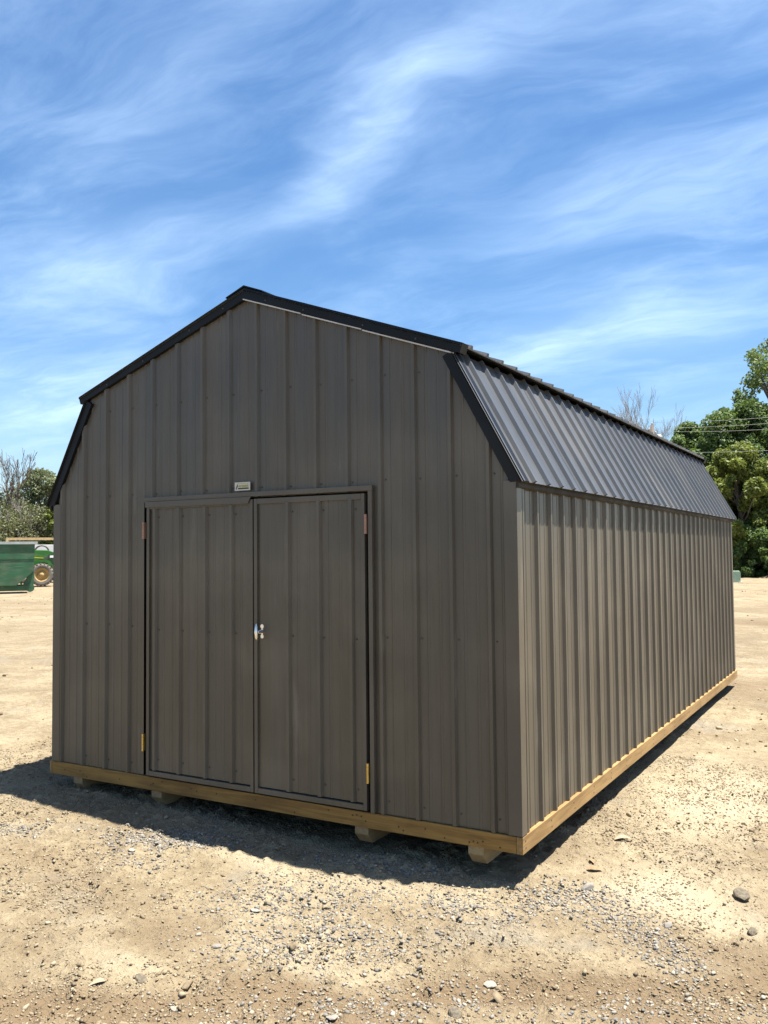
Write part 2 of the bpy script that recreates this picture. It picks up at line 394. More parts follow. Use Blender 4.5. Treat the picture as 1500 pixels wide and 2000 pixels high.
def sheet(prof, place, lo, hi, breaks=(), lift=0.0):
    """ribbed sheet: place(u, t, d) -> xyz, from lo(u) to hi(u)"""
    us = [p[0] for p in prof]; ds = [p[1] for p in prof]
    allu = sorted(set(us) | {b for b in breaks if us[0] < b < us[-1]})
    mb = MB()
    for a, c in zip(allu[:-1], allu[1:]):
        if c - a < 1e-5: continue
        da, dc = float(np.interp(a, us, ds)) + lift, float(np.interp(c, us, ds)) + lift
        la, lc, ha, hc = lo(a + 1e-6), lo(c - 1e-6), hi(a), hi(c)
        if ha <= la + 1e-4 and hc <= lc + 1e-4: continue
        mb.quad(place(a, la, da), place(c, lc, dc), place(c, max(hc, lc), dc), place(a, max(ha, la), da))
    return mb

D0, D1, DT = 0.918, 2.752, 1.872       # door opening
FR0 = 0.312                            # centre of the first rib on the front
# front wall
fw_poly = [(0.03, 0), (W - 0.03, 0), (W - 0.03, HE - .03), (W - KX - .03, KZ - .09), (W / 2, PZ - .07), (KX + .03, KZ - .09), (0.03, HE - .03)]
front_wall = MB().prism(fw_poly, 0.045, 0.09).build('front_wall', MAT['dark'], shed)
bounds = [0.035, 0.745, 1.203, 1.889, 2.577, W - 0.035]
bounds = [0.035] + [FR0 - 0.0229 + RIB * k for k in (2, 6, 10)] + [W - 0.035]
for j in range(len(bounds) - 1):
    pr = profile(bounds[j], bounds[j + 1] + (0.012 if j < len(bounds) - 2 else 0), FR0)
    mb = sheet(pr, lambda u, t, d: (u, -d, t), lambda u: (DT if D0 < u < D1 else 0.004), lambda u: roof_under(u), breaks=(D0, D1, W / 2, KX, W - KX, TX, W - TX), lift=0.0012 * (j % 2))
    mb.build('siding_panel', MAT['siding'], front_wall)
# back wall
back_wall = MB().prism(fw_poly, L - 0.09, L - 0.045).build('back_wall', MAT['dark'], shed)
for j in range(4):
    pr = profile(0.035 + j * 0.897, 0.035 + (j + 1) * 0.897, FR0)
    sheet(pr, lambda u, t, d: (u, L + d, t), lambda u: 0.004, lambda u: roof_under(u), breaks=(W / 2, KX, W - KX)).build('siding_panel', MAT['siding'], back_wall)
# side walls
SR0 = 0.312
sb = [0.035] + [SR0 - 0.0231 + RIB * 4 * k - RIB for k in range(1, 8)] + [L - 0.035]
for sgn, nm in ((1, 'side_wall'), (-1, 'side_wall')):
    X = W if sgn > 0 else 0.0
    sw = MB().box(X - sgn * 0.10, X - sgn * 0.05, 0.1, L - 0.1, 0.0, HE - 0.02).build(nm, MAT['dark'], shed)
    for j in range(len(sb) - 1):
        pr = profile(sb[j], sb[j + 1] + (0.012 if j < len(sb) - 2 else 0), SR0)
        sheet(pr, lambda u, t, d: (X + sgn * d, u, t), lambda u: 0.004, lambda u: HE, lift=0.0012 * (j % 2)).build('siding_panel', MAT['siding'], sw)
# floor frame
deck = MB().box(0.01, W - 0.01, 0.03, L - 0.03, -0.089, -0.003).build('floor_deck', MAT['dark'], shed)
MB().box(0.0, W - 0.016, -0.016, 0.026, -0.089, 0.0).build('rim_board', MAT['pine_x'], shed, bevel=0.003)
MB().box(W - 0.014, W + 0.023, -0.018, L + 0.015, -0.0895, 0.001).build('rim_board', MAT['pine_y'], shed, bevel=0.003)
MB().box(-0.022, 0.0 - 0.002, -0.018, L + 0.015, -0.0895, 0.001).build('rim_board', MAT['pine_y'], shed, bevel=0.003)
MB().box(0.0, W - 0.016, L - 0.02, L + 0.016, -0.089, 0.0).build('rim_board', MAT['pine_x'], shed, bevel=0.003)
for x in (0.262, 1.035, 2.672, 3.402):
    poly = [(-0.002, -0.0895), (L, -0.0895), (L, -0.19), (0.050, -0.192), (-0.002, -0.135)]
    MB().prism(poly, x - 0.046, x + 0.046, 'x').build('skid', MAT['skid'], shed, bevel=0.004)
# corner trims (an L of sheet metal at each corner)
for X, sx in ((W, 1), (0, -1)):
    for Y, sy in ((0, -1), (L, 1)):
        xo, yo = X + (0.004 if (sx < 0 or sy > 0) else 0.0225), Y + sy * 0.0215
        mb = MB()
        mb.box(min(xo, xo - sx * 0.078), max(xo, xo - sx * 0.078), min(yo, yo - sy * 0.0025), max(yo, yo - sy * 0.0025), 0.006, HE + 0.028)
        mb.box(min(xo, xo - sx * 0.0025), max(xo, xo - sx * 0.0025), min(yo - sy * 0.0026, yo - sy * 0.075), max(yo - sy * 0.0026, yo - sy * 0.075), 0.006, HE + 0.028)
        xe = xo - sx * 0.078; ye = yo - sy * 0.075
        mb.box(min(xe, xe + sx * .0025), max(xe, xe + sx * .0025), min(yo - sy * .0027, yo - sy * .024), max(yo - sy * .0027, yo - sy * .024), 0.006, HE + 0.027)
        mb.box(min(xo - sx * .0027, xo - sx * .024), max(xo - sx * .0027, xo - sx * .024), min(ye, ye + sy * .0025), max(ye, ye + sy * .0025), 0.006, HE + 0.027)
        mb.build('corner_trim', MAT['trim'], shed)

# roof
roof = MB()
roof_poly = [(-EX + .04, EZ - .03), (KX - 0.035 + .05, KZ - .03), (W / 2, PZ - .05), (W - KX + .035 - .05, KZ - .03), (W + EX - .04, EZ - .03),
             (W + EX - .07, EZ - .03), (W - KX - .06, KZ - .08), (W / 2, PZ - .10), (KX + .06, KZ - .08), (-EX + .07, EZ - .03)]
roof = MB().prism(roof_poly, 0.02, L - 0.02).build('roof', MAT['dark'], shed)
rb = [-0.04] + [SR0 - 0.0231 + RIB * 4 * k - RIB for k in range(1, 8)] + [L + 0.04]
def slope_place(A, B):
    A = Vector(A); B = Vector(B); d = (B - A); n = Vector((d.y, -d.x)).normalized()
    if n.y < 0: n = -n
    return lambda u, t, dd: (A.x + d.x * t + n.x * dd, u, A.y + d.y * t + n.y * dd)
slopes = [((W + EX, EZ), (W - KX, KZ)), ((-EX, EZ), (KX, KZ)), ((W - TX, TZ), (W / 2, PZ)), ((TX, TZ), (W / 2, PZ))]
for si, (A, B) in enumerate(slopes):
    pl = slope_place(A, B)
    for j in range(len(rb) - 1):
        pr = profile(rb[j], rb[j + 1] + (0.012 if j < len(rb) - 2 else 0), SR0 + (0.05 if si < 2 else 0.02), side=0.021, minor=0.0016)
        mb = sheet(pr, pl, lambda u: 0.0, lambda u: 1.0, lift=0.0012 * (j % 2))
        lip = MB()
        # thickness at the lower edge and an underside, so that the lip of the sheet is solid
        us = [p[0] for p in pr]; ds = [p[1] for p in pr]
        for a, c in zip(range(len(us) - 1), range(1, len(us))):
            lip.quad(pl(us[a], 0, -0.006), pl(us[c], 0, -0.006), pl(us[c], 0, ds[c]), pl(us[a], 0, ds[a]))
        lip.quad(pl(us[0], 0, -0.006), pl(us[-1], 0, -0.006), pl(us[-1], 1, -0.006), pl(us[0], 1, -0.006))
        mb.build('roof_panel', MAT['roof'], roof)
        lip.build('panel_underside', MAT['fascia'] if si < 2 else MAT['roof'], roof)
# eave trim under the lower edge of the roof
for X, s in ((W, 1), (0.0, -1)):
    xa, xb = X + s * 0.0205, X + s * 0.036
    MB().prism([(xa, EZ - 0.034), (xb, EZ - 0.026), (xb, EZ + 0.006), (xa, EZ + 0.02)], -0.026, L + 0.03).build('eave_trim', MAT['fascia'], roof)
# ridge cap
MB().prism([(W / 2, PZ + 0.030), (W / 2 + 0.15, PZ - 0.027), (W / 2 + 0.15, PZ - 0.034), (W / 2, PZ + 0.020), (W / 2 - 0.15, PZ - 0.034), (W / 2 - 0.15, PZ - 0.027)], YF - 0.004, L + 0.06).build('ridge_cap', MAT['black'], roof)
# gable trims, front and back
for yf, yb in ((YF, 0.05), (L - 0.05, L + 0.031)):
    for si, (A, B) in enumerate(slopes):
        A2 = Vector(A); B2 = Vector(B); d = (B2 - A2).normalized(); n = Vector((d.y, -d.x)); n = -n if n.y < 0 else n
        wdt = 0.057 if si >= 2 else 0.066
        if si < 2:
            q = [A2 + n * .007, B2 + n * .007, B2 - n * wdt, A2 - n * wdt + d * 0.035]
            inset = 0.004
        else:
            mid = Vector((W / 2, PZ))
            q = [A2 + n * .013 - d * .004, Vector((W / 2, PZ + .013 / n.y)), Vector((W / 2, PZ - wdt / n.y)), A2 - n * (wdt - .012) - d * .004]
            inset = 0.0
        a, b2 = (yf + inset, yb) if yf < 0 else (yf, yb - inset)
        MB().prism([(v.x, v.y) for v in q], a, b2).build('gable_trim', MAT['black'], roof)
        # flange of the trim folded onto the roof
        if si < 2 and yf < 0:
            pl = slope_place(A, B)
            mb = MB().quad(pl(yf + inset, 0.0, 0.0075), pl(0.060, 0.0, 0.0055), pl(0.060, 0.985, 0.0055), pl(yf + inset, 0.985, 0.0075))
            mb.quad(pl(0.060, 0.0, 0.0055), pl(0.0605, 0.0, 0.0005), pl(0.0605, 0.985, 0.0005), pl(0.060, 0.985, 0.0055))
            mb.build('trim_flange', MAT['roof'], roof)
# pale hem along the foot of the right-hand upper trim, in three lengths
A2 = Vector((W - TX, TZ)); B2 = Vector((W / 2, PZ)); d = (B2 - A2); ln = d.length; dn = d.normalized(); n = Vector((dn.y, -dn.x)); n = -n if n.y < 0 else n
for t0, t1 in ((0.02, 0.405), (0.412, 0.69), (0.697, 0.992)):
    a = A2 + d * t0 - n * 0.052; b = A2 + d * t1 - n * 0.056
    MB().prism([(a.x, a.y), (b.x, b.y), (b.x - n.x * .007, b.y - n.y * .007), (a.x - n.x * .007, a.y - n.y * .007)], YF - 0.003, -0.0205).build('trim_hem', MAT['hem'], roof)

# doors
def door(x0, x1, ribs, hinge_x, hinge_s, top):
    t_ = 0.025
    dr = MB().box(x0, x1, 0.0, 0.03, 0.012, top).build('door', MAT['dark'], shed)
    us = sorted(ribs)
    pr = [(x0 + t_ - 0.006, 0.0)]
    for c in us:
        pr += [(c - 0.0205, 0), (c - 0.010, 0.019), (c + 0.010, 0.019), (c + 0.0205, 0)]
        for q in (0.0762, 0.1524):
            if c + q + .012 < x1 - t_: pr += [(c + q - 0.010, 0), (c + q - 0.005, 0.003), (c + q + 0.005, 0.003), (c + q + 0.010, 0)]
    pr += [(x1 - t_ + 0.006, 0.0)]; pr.sort()
    sheet(pr, lambda u, t, d: (u, -0.014 - d, t), lambda u: 0.052, lambda u: top - 0.030).build('door_panel', MAT['siding'], dr)
    for (a, b, c, e) in ((x0, x0 + t_, 0.012, top), (x1 - t_, x1, 0.012, top)):
        MB().box(a, b, -0.030, -0.001, c, e).build('door_trim', MAT['trim'], dr, bevel=0.002)
    MB().box(x0 + t_ + .001, x1 - t_ - .001, -0.029, -0.001, 0.012, 0.044).build('door_trim', MAT['trim'], dr, bevel=0.002)
    MB().box(x0 + t_ + .001, x1 - t_ - .001, -0.029, -0.001, top - 0.034, top).build('door_trim', MAT['trim'], dr, bevel=0.002)
    for zc, mt in ((1.678, MAT['copper']), (0.232, MAT['brass'])):
        h = MB()
        for k in range(5):
            z0 = zc - 0.057 + k * 0.0232
            h.tube([(hinge_x, -0.040, z0), (hinge_x, -0.040, z0 + 0.0215)], 0.0085, 10)
        h.box(hinge_x - 0.006, hinge_x + 0.006, -0.036, -0.010, zc - 0.056, zc + 0.056)
        h.build('hinge', mt, dr, smooth=False)
    for c in us:
        for z in (0.125, 1.0, top - 0.09):
            scr = link_mesh('screw', SCREW, None, dr, (c + 0.032, -0.015, z))
    return dr
SCREW = MB().lathe([(0.0062, 0.0), (0.0062, -0.0015), (0.0042, -0.002), (0.0040, -0.005), (0.0001, -0.0085)], 8).mesh('screw', MAT['screw'])
left_door = door(0.966, 1.893, [1.037, 1.257, 1.488, 1.712], 0.946, 1, DT - 0.014)
right_door = door(1.903, 2.728, [2.163, 2.396, 2.627], 2.741, -1, DT - 0.012)
left_door['label'] = 'left leaf of the double door'; right_door['label'] = 'right leaf of the double door, with the chrome handle'
# cover strip over the top of the left leaf, cut at a slant at its end
MB().prism([(0.962, DT - 0.036), (1.862, DT - 0.040), (1.885, DT + 0.002), (0.962, DT + 0.002)], -0.041, -0.036).build('door_cover_strip', MAT['trim'], left_door)
# door casing on the wall
casing = MB().box(D0 + 0.004, D1 + 0.030, -0.034, 0.03, DT + 0.0035, DT + 0.034).build('door_casing', MAT['trim'], shed, bevel=0.002)
MB().box(D1 + 0.002, D1 + 0.030, -0.0335, 0.03, 0.006, DT + 0.003).build('door_casing', MAT['trim'], shed, bevel=0.002)
# handle
hb = MB().box(1.949, 1.963, -0.016, -0.008, 0.985, 1.056)
hb.tube([(1.956, -0.012, 1.052), (1.956, -0.017, 1.052)], 0.014, 12); hb.tube([(1.956, -0.012, 0.989), (1.956, -0.017, 0.989)], 0.013, 12)
hb.tube([(1.956, -0.012, 1.02), (1.956, -0.060, 1.02)], [0.013, 0.010], 12)
h_ = hb.build('handle', MAT['chrome'], right_door, smooth=False, bevel=0.001)
MB().tube([(1.947, -0.062, 1.074), (1.949, -0.066, 1.05), (1.952, -0.070, 1.02), (1.952, -0.068, 0.99), (1.952, -0.062, 0.965)], [0.005, 0.009, 0.0125, 0.010, 0.007], 12).build('grip', MAT['chrome'], h_, smooth=True)
# small printed plate over the door
px0, px1, pz0, pz1 = 1.742, 1.868, 1.918, 1.972
plate = MB().box(px0, px1, -0.0225, -0.0195, pz0, pz1).build('name_plate', MAT['plate'], shed)
plate['label'] = 'small white printed plate above the doors'
yq = -0.0232
def mark(a, b, c, e, m): 
    MB().box(px0 + a, px0 + b, yq, -0.0226, pz0 + c, pz0 + e).build('print_mark', m, plate)
mark(0.056, 0.112, 0.022, 0.036, MAT['olive']); mark(0.032, 0.052, 0.022, 0.035, MAT['olive'])
mark(0.012, 0.025, 0.020, 0.026, MAT['ink']); mark(0.016, 0.027, 0.027, 0.033, MAT['ink']); mark(0.020, 0.026, 0.034, 0.040, MAT['ink'])
mark(0.028, 0.114, 0.009, 0.018, MAT['ink']); mark(0.010, 0.018, 0.008, 0.018, MAT['ink'])
for a, b in ((0.022, 0.030), (0.033, 0.041), (0.046, 0.062), (0.066, 0.078), (0.082, 0.096), (0.099, 0.112)): mark(a, b, 0.043, 0.0465, MAT['olive'])
# screws along the girts
for k in range(15):
    c = FR0 + RIB * k + 0.034
    for z in (0.075, 1.02, 1.935, 2.55):
        if D0 - 0.03 < c < D1 + 0.05 and z < DT + .02: continue
        if z > roof_under(c) - 0.12: continue
        link_mesh('screw', SCREW, None, front_wall, (c, -0.001, z + rnd.uniform(-.006, .006)))
SCREW_S = MB().lathe([(0.0068, 0.0), (0.0068, 0.002), (0.0048, 0.003), (0.0050, 0.008), (0.0001, 0.0085)], 8, axis='x').mesh('screw_side', MAT['screw'])
for k in range(31):
    for z in (0.075, 1.02):
        link_mesh('screw', SCREW_S, None, shed, (W + 0.0005, SR0 + RIB * k + 0.034, z + rnd.uniform(-.005, .005)))
# trim screws and rim-board nails
for t in (0.18, 0.41, 0.69, 0.88):
    for s in (1, -1):
        q = A2 + d * t - n * 0.030; x = q.x if s > 0 else W - q.x
        link_mesh('screw', SCREW, None, roof, (x, YF, q.y))
NAIL = MB().lathe([(0.0055, 0.0), (0.0050, -0.0012), (0.0001, -0.0014)], 7).mesh('nail', MAT['nail'])
for x in (0.14, 0.30, 0.335, 0.37, 0.70, 1.0, 1.02, 1.10, 1.36, 1.41, 1.58, 1.9, 2.2, 2.45, 2.62, 2.65, 2.68, 2.71, 2.93, 2.96, 3.10, 3.22, 3.37, 3.395, 3.42, 3.45, 3.55):
    link_mesh('nail', NAIL, None, shed, (x, -0.0162, -0.045 + rnd.uniform(-.028, .028)))
NAIL_S = MB().lathe([(0.0055, 0.0), (0.0050, 0.0012), (0.0001, 0.0014)], 7, axis='x').mesh('nail_side', MAT['nail'])
for k in range(18):
    y = 0.03 + k * 0.4064
    for z in (-0.025, -0.062): link_mesh('nail', NAIL_S, None, shed, (W + 0.0232, y + rnd.uniform(-.01, .01), z))

# ------------------------------------------------------------------ gravel, clods and stones
def stone_mat(name, cols, rough=0.9):
    m, t, b = mat(name); a = t.n('ShaderNodeAttribute', attribute_name='tone').outputs['Fac']
    r = t.n('ShaderNodeValToRGB'); t.l(a, r.inputs[0]); el = r.color_ramp.elements
    while len(el) < len(cols): el.new(0.5)
    for i, c in enumerate(cols): el[i].position = i / (len(cols) - 1); el[i].color = c + (1,)
    p = geopos(t); c2 = t.mix(t.math('MULTIPLY', t.rng(t.noise(p, 60, 4, 0.6), 0.35, 0.7), 0.45), r.outputs[0], (0.266, 0.222, 0.148, 1))
    t.l(c2, b.inputs['Base Color']); b.inputs['Roughness'].default_value = rough; b.inputs['Specular IOR Level'].default_value = 0.2
    bump(t, t.noise(p, 180, 3, 0.6), b, 0.35, 0.004)
    return m
MAT['gravel'] = stone_mat('grey_gravel', [(0.095, 0.090, 0.082), (0.156, 0.148, 0.135), (0.213, 0.196, 0.169), (0.304, 0.274, 0.220)])
MAT['clod'] = stone_mat('dry_clods', [(0.103, 0.073, 0.043), (0.167, 0.124, 0.074), (0.236, 0.185, 0.114), (0.319, 0.266, 0.182)])

OV = np.array([(1, 0, 0), (-1, 0, 0), (0, 1, 0), (0, -1, 0), (0, 0, 1), (0, 0, -1)], float)
OF = np.array([(0, 2, 4), (2, 1, 4), (1, 3, 4), (3, 0, 4), (2, 0, 5), (1, 2, 5), (3, 1, 5), (0, 3, 5)])
ph = (1 + 5 ** .5) / 2
IV = np.array([(-1, ph, 0), (1, ph, 0), (-1, -ph, 0), (1, -ph, 0), (0, -1, ph), (0, 1, ph), (0, -1, -ph), (0, 1, -ph), (ph, 0, -1), (ph, 0, 1), (-ph, 0, -1), (-ph, 0, 1)]) / math.sqrt(1 + ph * ph)
IF = np.array([(0, 11, 5), (0, 5, 1), (0, 1, 7), (0, 7, 10), (0, 10, 11), (1, 5, 9), (5, 11, 4), (11, 10, 2), (10, 7, 6), (7, 1, 8), (3, 9, 4), (3, 4, 2), (3, 2, 6), (3, 6, 8), (3, 8, 9), (4, 9, 5), (2, 4, 11), (6, 2, 10), (8, 6, 7), (9, 8, 1)])
def scatter(name, xy, size, tone, material, BV, BF, flat=0.62, sink=0.25):
    n = len(xy); k = len(BV)
    base = BV[None] * (1 + (rs.rand(n, k, 1) - 0.5) * 1.15)
    sc = np.stack([size * (0.75 + 0.6 * rs.rand(n)), size * (0.65 + 0.5 * rs.rand(n)), size * flat * (0.6 + 0.7 * rs.rand(n))], -1)
    v = base * sc[:, None]
    th = rs.rand(n) * 2 * np.pi; tx = (rs.rand(n) - .5) * 1.1; ty = (rs.rand(n) - .5) * 1.1
    c, s = np.cos(tx)[:, None], np.sin(tx)[:, None]; y, z = v[..., 1].copy(), v[..., 2].copy(); v[..., 1] = y * c - z * s; v[..., 2] = y * s + z * c
    c, s = np.cos(ty)[:, None], np.sin(ty)[:, None]; x, z = v[..., 0].copy(), v[..., 2].copy(); v[..., 0] = x * c - z * s; v[..., 2] = x * s + z * c
    c, s = np.cos(th)[:, None], np.sin(th)[:, None]; x, y = v[..., 0].copy(), v[..., 1].copy(); v[..., 0] = x * c - y * s; v[..., 1] = x * s + y * c
    v[..., 0] += xy[:, 0:1]; v[..., 1] += xy[:, 1:2]; v[..., 2] += (ground_z(xy[:, 0], xy[:, 1]) + sc[:, 2] * (1 - 2 * sink))[:, None]
    f = (BF[None] + (np.arange(n) * k)[:, None, None]).reshape(-1, 3)
    o = link_mesh(name, fast_mesh(name, v.reshape(-1, 3), f, material, np.repeat(tone, k)))
    return o
def outside(xy):
    inn = (xy[:, 0] > 0.25) & (xy[:, 0] < W - 0.15) & (xy[:, 1] > 0.25) & (xy[:, 1] < L)
    return xy[~inn]
def sample(n, x0, x1, y0, y1, dens):
    xy = np.stack([x0 + (x1 - x0) * rs.rand(n), y0 + (y1 - y0) * rs.rand(n)], -1)
    keep = rs.rand(n) < dens(xy[:, 0], xy[:, 1]); return outside(xy[keep])
def clump(x, y): 
    return np.clip(0.13 + 1.7 * np.clip(fbm(x, y, 1.6, 4, 0.6) - 0.44, 0, 1) * 4 * np.clip(fbm(x + 9, y, 6, 3) * 2 - 0.55, 0.1, 1) + 0.5 * rut_mask(x, y), 0, 1)
patches = [(1.56, -0.40, 0.34, 0.13, 25, 2.2), (0.60, -0.82, 0.22, 0.12, 35, 1.0), (2.72, -0.70, 0.40, 0.28, 40, 0.75), (3.06, -1.00, 0.50, 0.26, 30, 0.75), (3.45, -0.36, 0.42, 0.16, 10, 0.8),
           (3.92, 0.0, 0.34, 0.18, 30, 0.95), (4.2, -0.10, 0.34, 0.16, -40, 0.95), (2.85, -0.12, 0.55, 0.14, 5, 0.7), (4.45, -0.30, 0.30, 0.15, -40, 0.7), (3.55, -1.40, 0.65, 0.25, 30, 0.5), (4.7, -0.9, 0.5, 0.3, 30, 0.5), (1.6, -0.75, 0.3, 0.15, 20, 0.35), (5.6, 2.4, 0.8, 0.5, 20, 0.3), (-1.6, 0.8, 0.8, 0.4, 50, 0.3)]
def patchd(x, y):
    o = 0
    for (cx, cy, a, b, ang, amp) in patches:
        t = math.radians(ang); u = (x - cx) * math.cos(t) + (y - cy) * math.sin(t); v = -(x - cx) * math.sin(t) + (y - cy) * math.cos(t)
        o = np.maximum(o, amp * np.exp(-((u / a) ** 2 + (v / b) ** 2)))
    return np.clip(o * (0.35 + 1.1 * fbm(x, y, 5, 3)) - 0.05, 0, 1)
xy = sample(230000, -1.2, 6.8, -2.6, 3.4, clump)
o = scatter('dirt_clods', xy, 0.0030 + 0.0070 * rs.rand(len(xy)) ** 2.0, rs.rand(len(xy)), MAT['clod'], OV, OF, 0.5, 0.3); tag(o, 'small tan clods and crumbs of dry dirt over the yard', 'dirt clods', kind='stuff')
xy = sample(22000, -1.5, 7.5, -2.6, 7.5, lambda x, y: 0.6 * clump(x, y))
o = scatter('dirt_lumps', xy, 0.005 + 0.011 * rs.rand(len(xy)) ** 3.2, rs.rand(len(xy)), MAT['clod'], IV, IF); tag(o, 'scattered larger lumps of dry brown dirt over the yard', 'dirt lumps', kind='stuff')
xy = sample(330000, -0.8, 6.4, -2.4, 3.0, patchd)
o = scatter('gravel', xy, 0.0028 + 0.0085 * rs.rand(len(xy)) ** 2.6, rs.rand(len(xy)), MAT['gravel'], IV, IF, 0.6, 0.25); tag(o, 'loose grey crushed gravel in patches on the dirt', 'gravel', kind='stuff')
xy = sample(5200, -28, 26, -3, 48, lambda x, y: 0.25 + 0.75 * (fbm(x, y, 0.35, 3) > 0.52))
o = scatter('field_pebbles', xy, 0.009 + 0.03 * rs.rand(len(xy)) ** 3, rs.rand(len(xy)), MAT['clod'], IV, IF); tag(o, 'sparse pebbles and clods across the far yard', 'pebbles', kind='stuff')

# single stones that stand out
def rock(seed, size, mt, flat=0.6, elong=1.3):
    r = np.random.RandomState(seed); import bmesh
    bm = bmesh.new(); bmesh.ops.create_icosphere(bm, subdivisions=2, radius=1.0)
    pls = [(Vector(r.randn(3)).normalized(), 0.55 + 0.3 * r.rand()) for _ in range(9)]
    for v in bm.verts:
        for nn, dd in pls:
            e = v.co.dot(nn) - dd
            if e > 0: v.co -= nn * e
        v.co *= 1 + (r.rand() - .5) * 0.06
        v.co = Vector((v.co.x * size * elong, v.co.y * size, v.co.z * size * flat))
    me = bpy.data.meshes.new('stone'); bm.to_mesh(me); bm.free()
    a = me.attributes.new('tone', 'FLOAT', 'POINT'); a.data.foreach_set('value', np.full(len(me.vertices), r.rand() * 0.5 + (0.5 if mt == 'pale' else 0.1), dtype=np.float32))
    me.materials.append({'dark': MAT['rock_dark'], 'pale': MAT['gravel'], 'tan': MAT['clod'], 'grey': MAT['gravel']}[mt])
    return me
MAT['rock_dark'] = stone_mat('dark_rock', [(0.076, 0.065, 0.049), (0.129, 0.106, 0.076)])
stones = [(4.672, 0.50, 0.048, 'dark', 'large dark brown rock alone on the pale dirt right of the shed'),
          (2.655, -1.72, 0.026, 'dark', 'dark rounded stone left of the small hollow in the foreground'),
          (2.80, -1.60, 0.024, 'tan', 'tan lump lodged in the small hollow in the foreground'),
          (2.916, -1.80, 0.016, 'pale', 'round whitish stone just below the small hollow'),
          (3.494, -1.55, 0.022, 'pale', 'broad pale flat stone at the bottom edge of the foreground'),
          (3.884, -0.93, 0.024, 'pale', 'long pale flat stone lying in the right foreground gravel'),
          (3.866, -1.25, 0.028, 'dark', 'dark blunt stone in the middle of the foreground dirt'),
          (1.50, -0.66, 0.026, 'pale', 'flat whitish stone below the left gravel heap'),
          (3.96, 0.19, 0.030, 'grey', 'upright grey stone just right of the shed shadow tip'),
          (2.10, -1.02, 0.018, 'dark', 'small dark stone on bare dirt below the left gravel heap'),
          (2.70, -1.30, 0.020, 'grey', 'grey stone above the small hollow in the foreground'),
          (2.62, -0.93, 0.020, 'pale', 'angular pale stone at the left edge of the middle gravel'),
          (4.42, -0.05, 0.024, 'grey', 'grey stone at the right end of the gravel band'),
          (4.78, 0.10, 0.028, 'dark', 'dark stone near the right edge below the large dark rock')]
for i, (x, y, s, mt, lab) in enumerate(stones):
    o = link_mesh('stone', rock(100 + i, s, mt, 0.65 if mt != 'pale' else 0.42, 1.45), None, None, (x, y, float(ground_z(x, y)) + s * 0.22)); o.rotation_euler = (rnd.uniform(-.2, .2), rnd.uniform(-.2, .2), rnd.uniform(0, 6))
    tag(o, lab, 'stone', 'single stones on the dirt')
# dead leaves
def dead_leaf(x, y, s, rz, lab, c):
    mb = MB(); nl = 7; ax = []
    for k in range(nl):
        t = k / (nl - 1); wd = s * 0.34 * math.sin(math.pi * min(1, t * 0.94 + 0.04)) ** 0.8; zz = s * (0.14 * math.sin(t * 3.1) + 0.03)
        ax.append(((t - .5) * s * 1.6, wd, zz))
    for k in range(nl - 1):
        (a, w1, z1), (b, w2, z2) = ax[k], ax[k + 1]
        mb.quad((a, 0, z1), (b, 0, z2), (b, w2, z2 + w2 * .55), (a, w1, z1 + w1 * .55)); mb.quad((a, 0, z1), (b, 0, z2), (b, -w2, z2 + w2 * .3), (a, -w1, z1 + w1 * .3))
    o = mb.build('dead_leaf', c, None, True, loc=(x, y, float(ground_z(x, y)) + 0.004)); o.rotation_euler = (0, 0, rz); tag(o, lab, 'leaf', 'dead leaves on the dirt')
MAT['deadleaf'] = plain('dead_leaf', (0.25, 0.16, 0.075), 0.8, var=0.25, scale=20)
MAT['deadleaf_pale'] = plain('dead_leaf_pale', (0.28, 0.22, 0.14), 0.8, var=0.25, scale=20)
dead_leaf(3.91, 0.47, 0.055, 0.3, 'orange-brown dead leaf beside the shed shadow near the front corner', MAT['deadleaf'])
dead_leaf(3.87, 0.56, 0.040, 2.2, 'small brown curled leaf behind the orange-brown leaf', MAT['deadleaf'])
dead_leaf(3.93, 1.00, 0.065, 0.6, 'pale curled dead leaf on the dirt right of the shed', MAT['deadleaf_pale'])
dead_leaf(2.53, -1.83, 0.045, 1.0, 'curled brown leaf in the left foreground below the dark stone', MAT['deadleaf_pale'])

# ------------------------------------------------------------------ trees
def leaves(centres, radii, per, size, shape=(1, 1, 0.75), seed=0, up=0.5, shell=0.45):
    r = np.random.RandomState(seed); Vs = []; T = []
    for c, rad, k in zip(centres, radii, per):
        k = int(k); dirs = r.randn(k, 3); dirs /= np.linalg.norm(dirs, axis=1)[:, None]
        rr = rad * (shell + (1 - shell) * r.rand(k) ** 0.6)
        pos = np.asarray(c)[None] + dirs * rr[:, None] * np.array(shape)[None]
        nrm = r.randn(k, 3) * 0.9 + dirs * 0.6; nrm[:, 2] += up; nrm /= np.linalg.norm(nrm, axis=1)[:, None]
        a = np.cross(nrm, r.randn(k, 3)); a /= np.linalg.norm(a, axis=1)[:, None] + 1e-9; b = np.cross(nrm, a)
        s = size * (0.55 + 0.9 * r.rand(k))[:, None]
        Vs.append(np.stack([pos - a * s, pos + b * s * 0.55 + nrm * s * 0.12, pos + a * s, pos - b * s * 0.55 + nrm * s * 0.12], 1))
        T.append(np.clip(r.rand() * 0.45 + 0.55 * r.rand(k) , 0, 1))
    Vs = np.concatenate(Vs); T = np.concatenate(T); n = len(Vs)
    return Vs.reshape(-1, 3), np.arange(n * 4).reshape(-1, 4), np.repeat(T, 4)

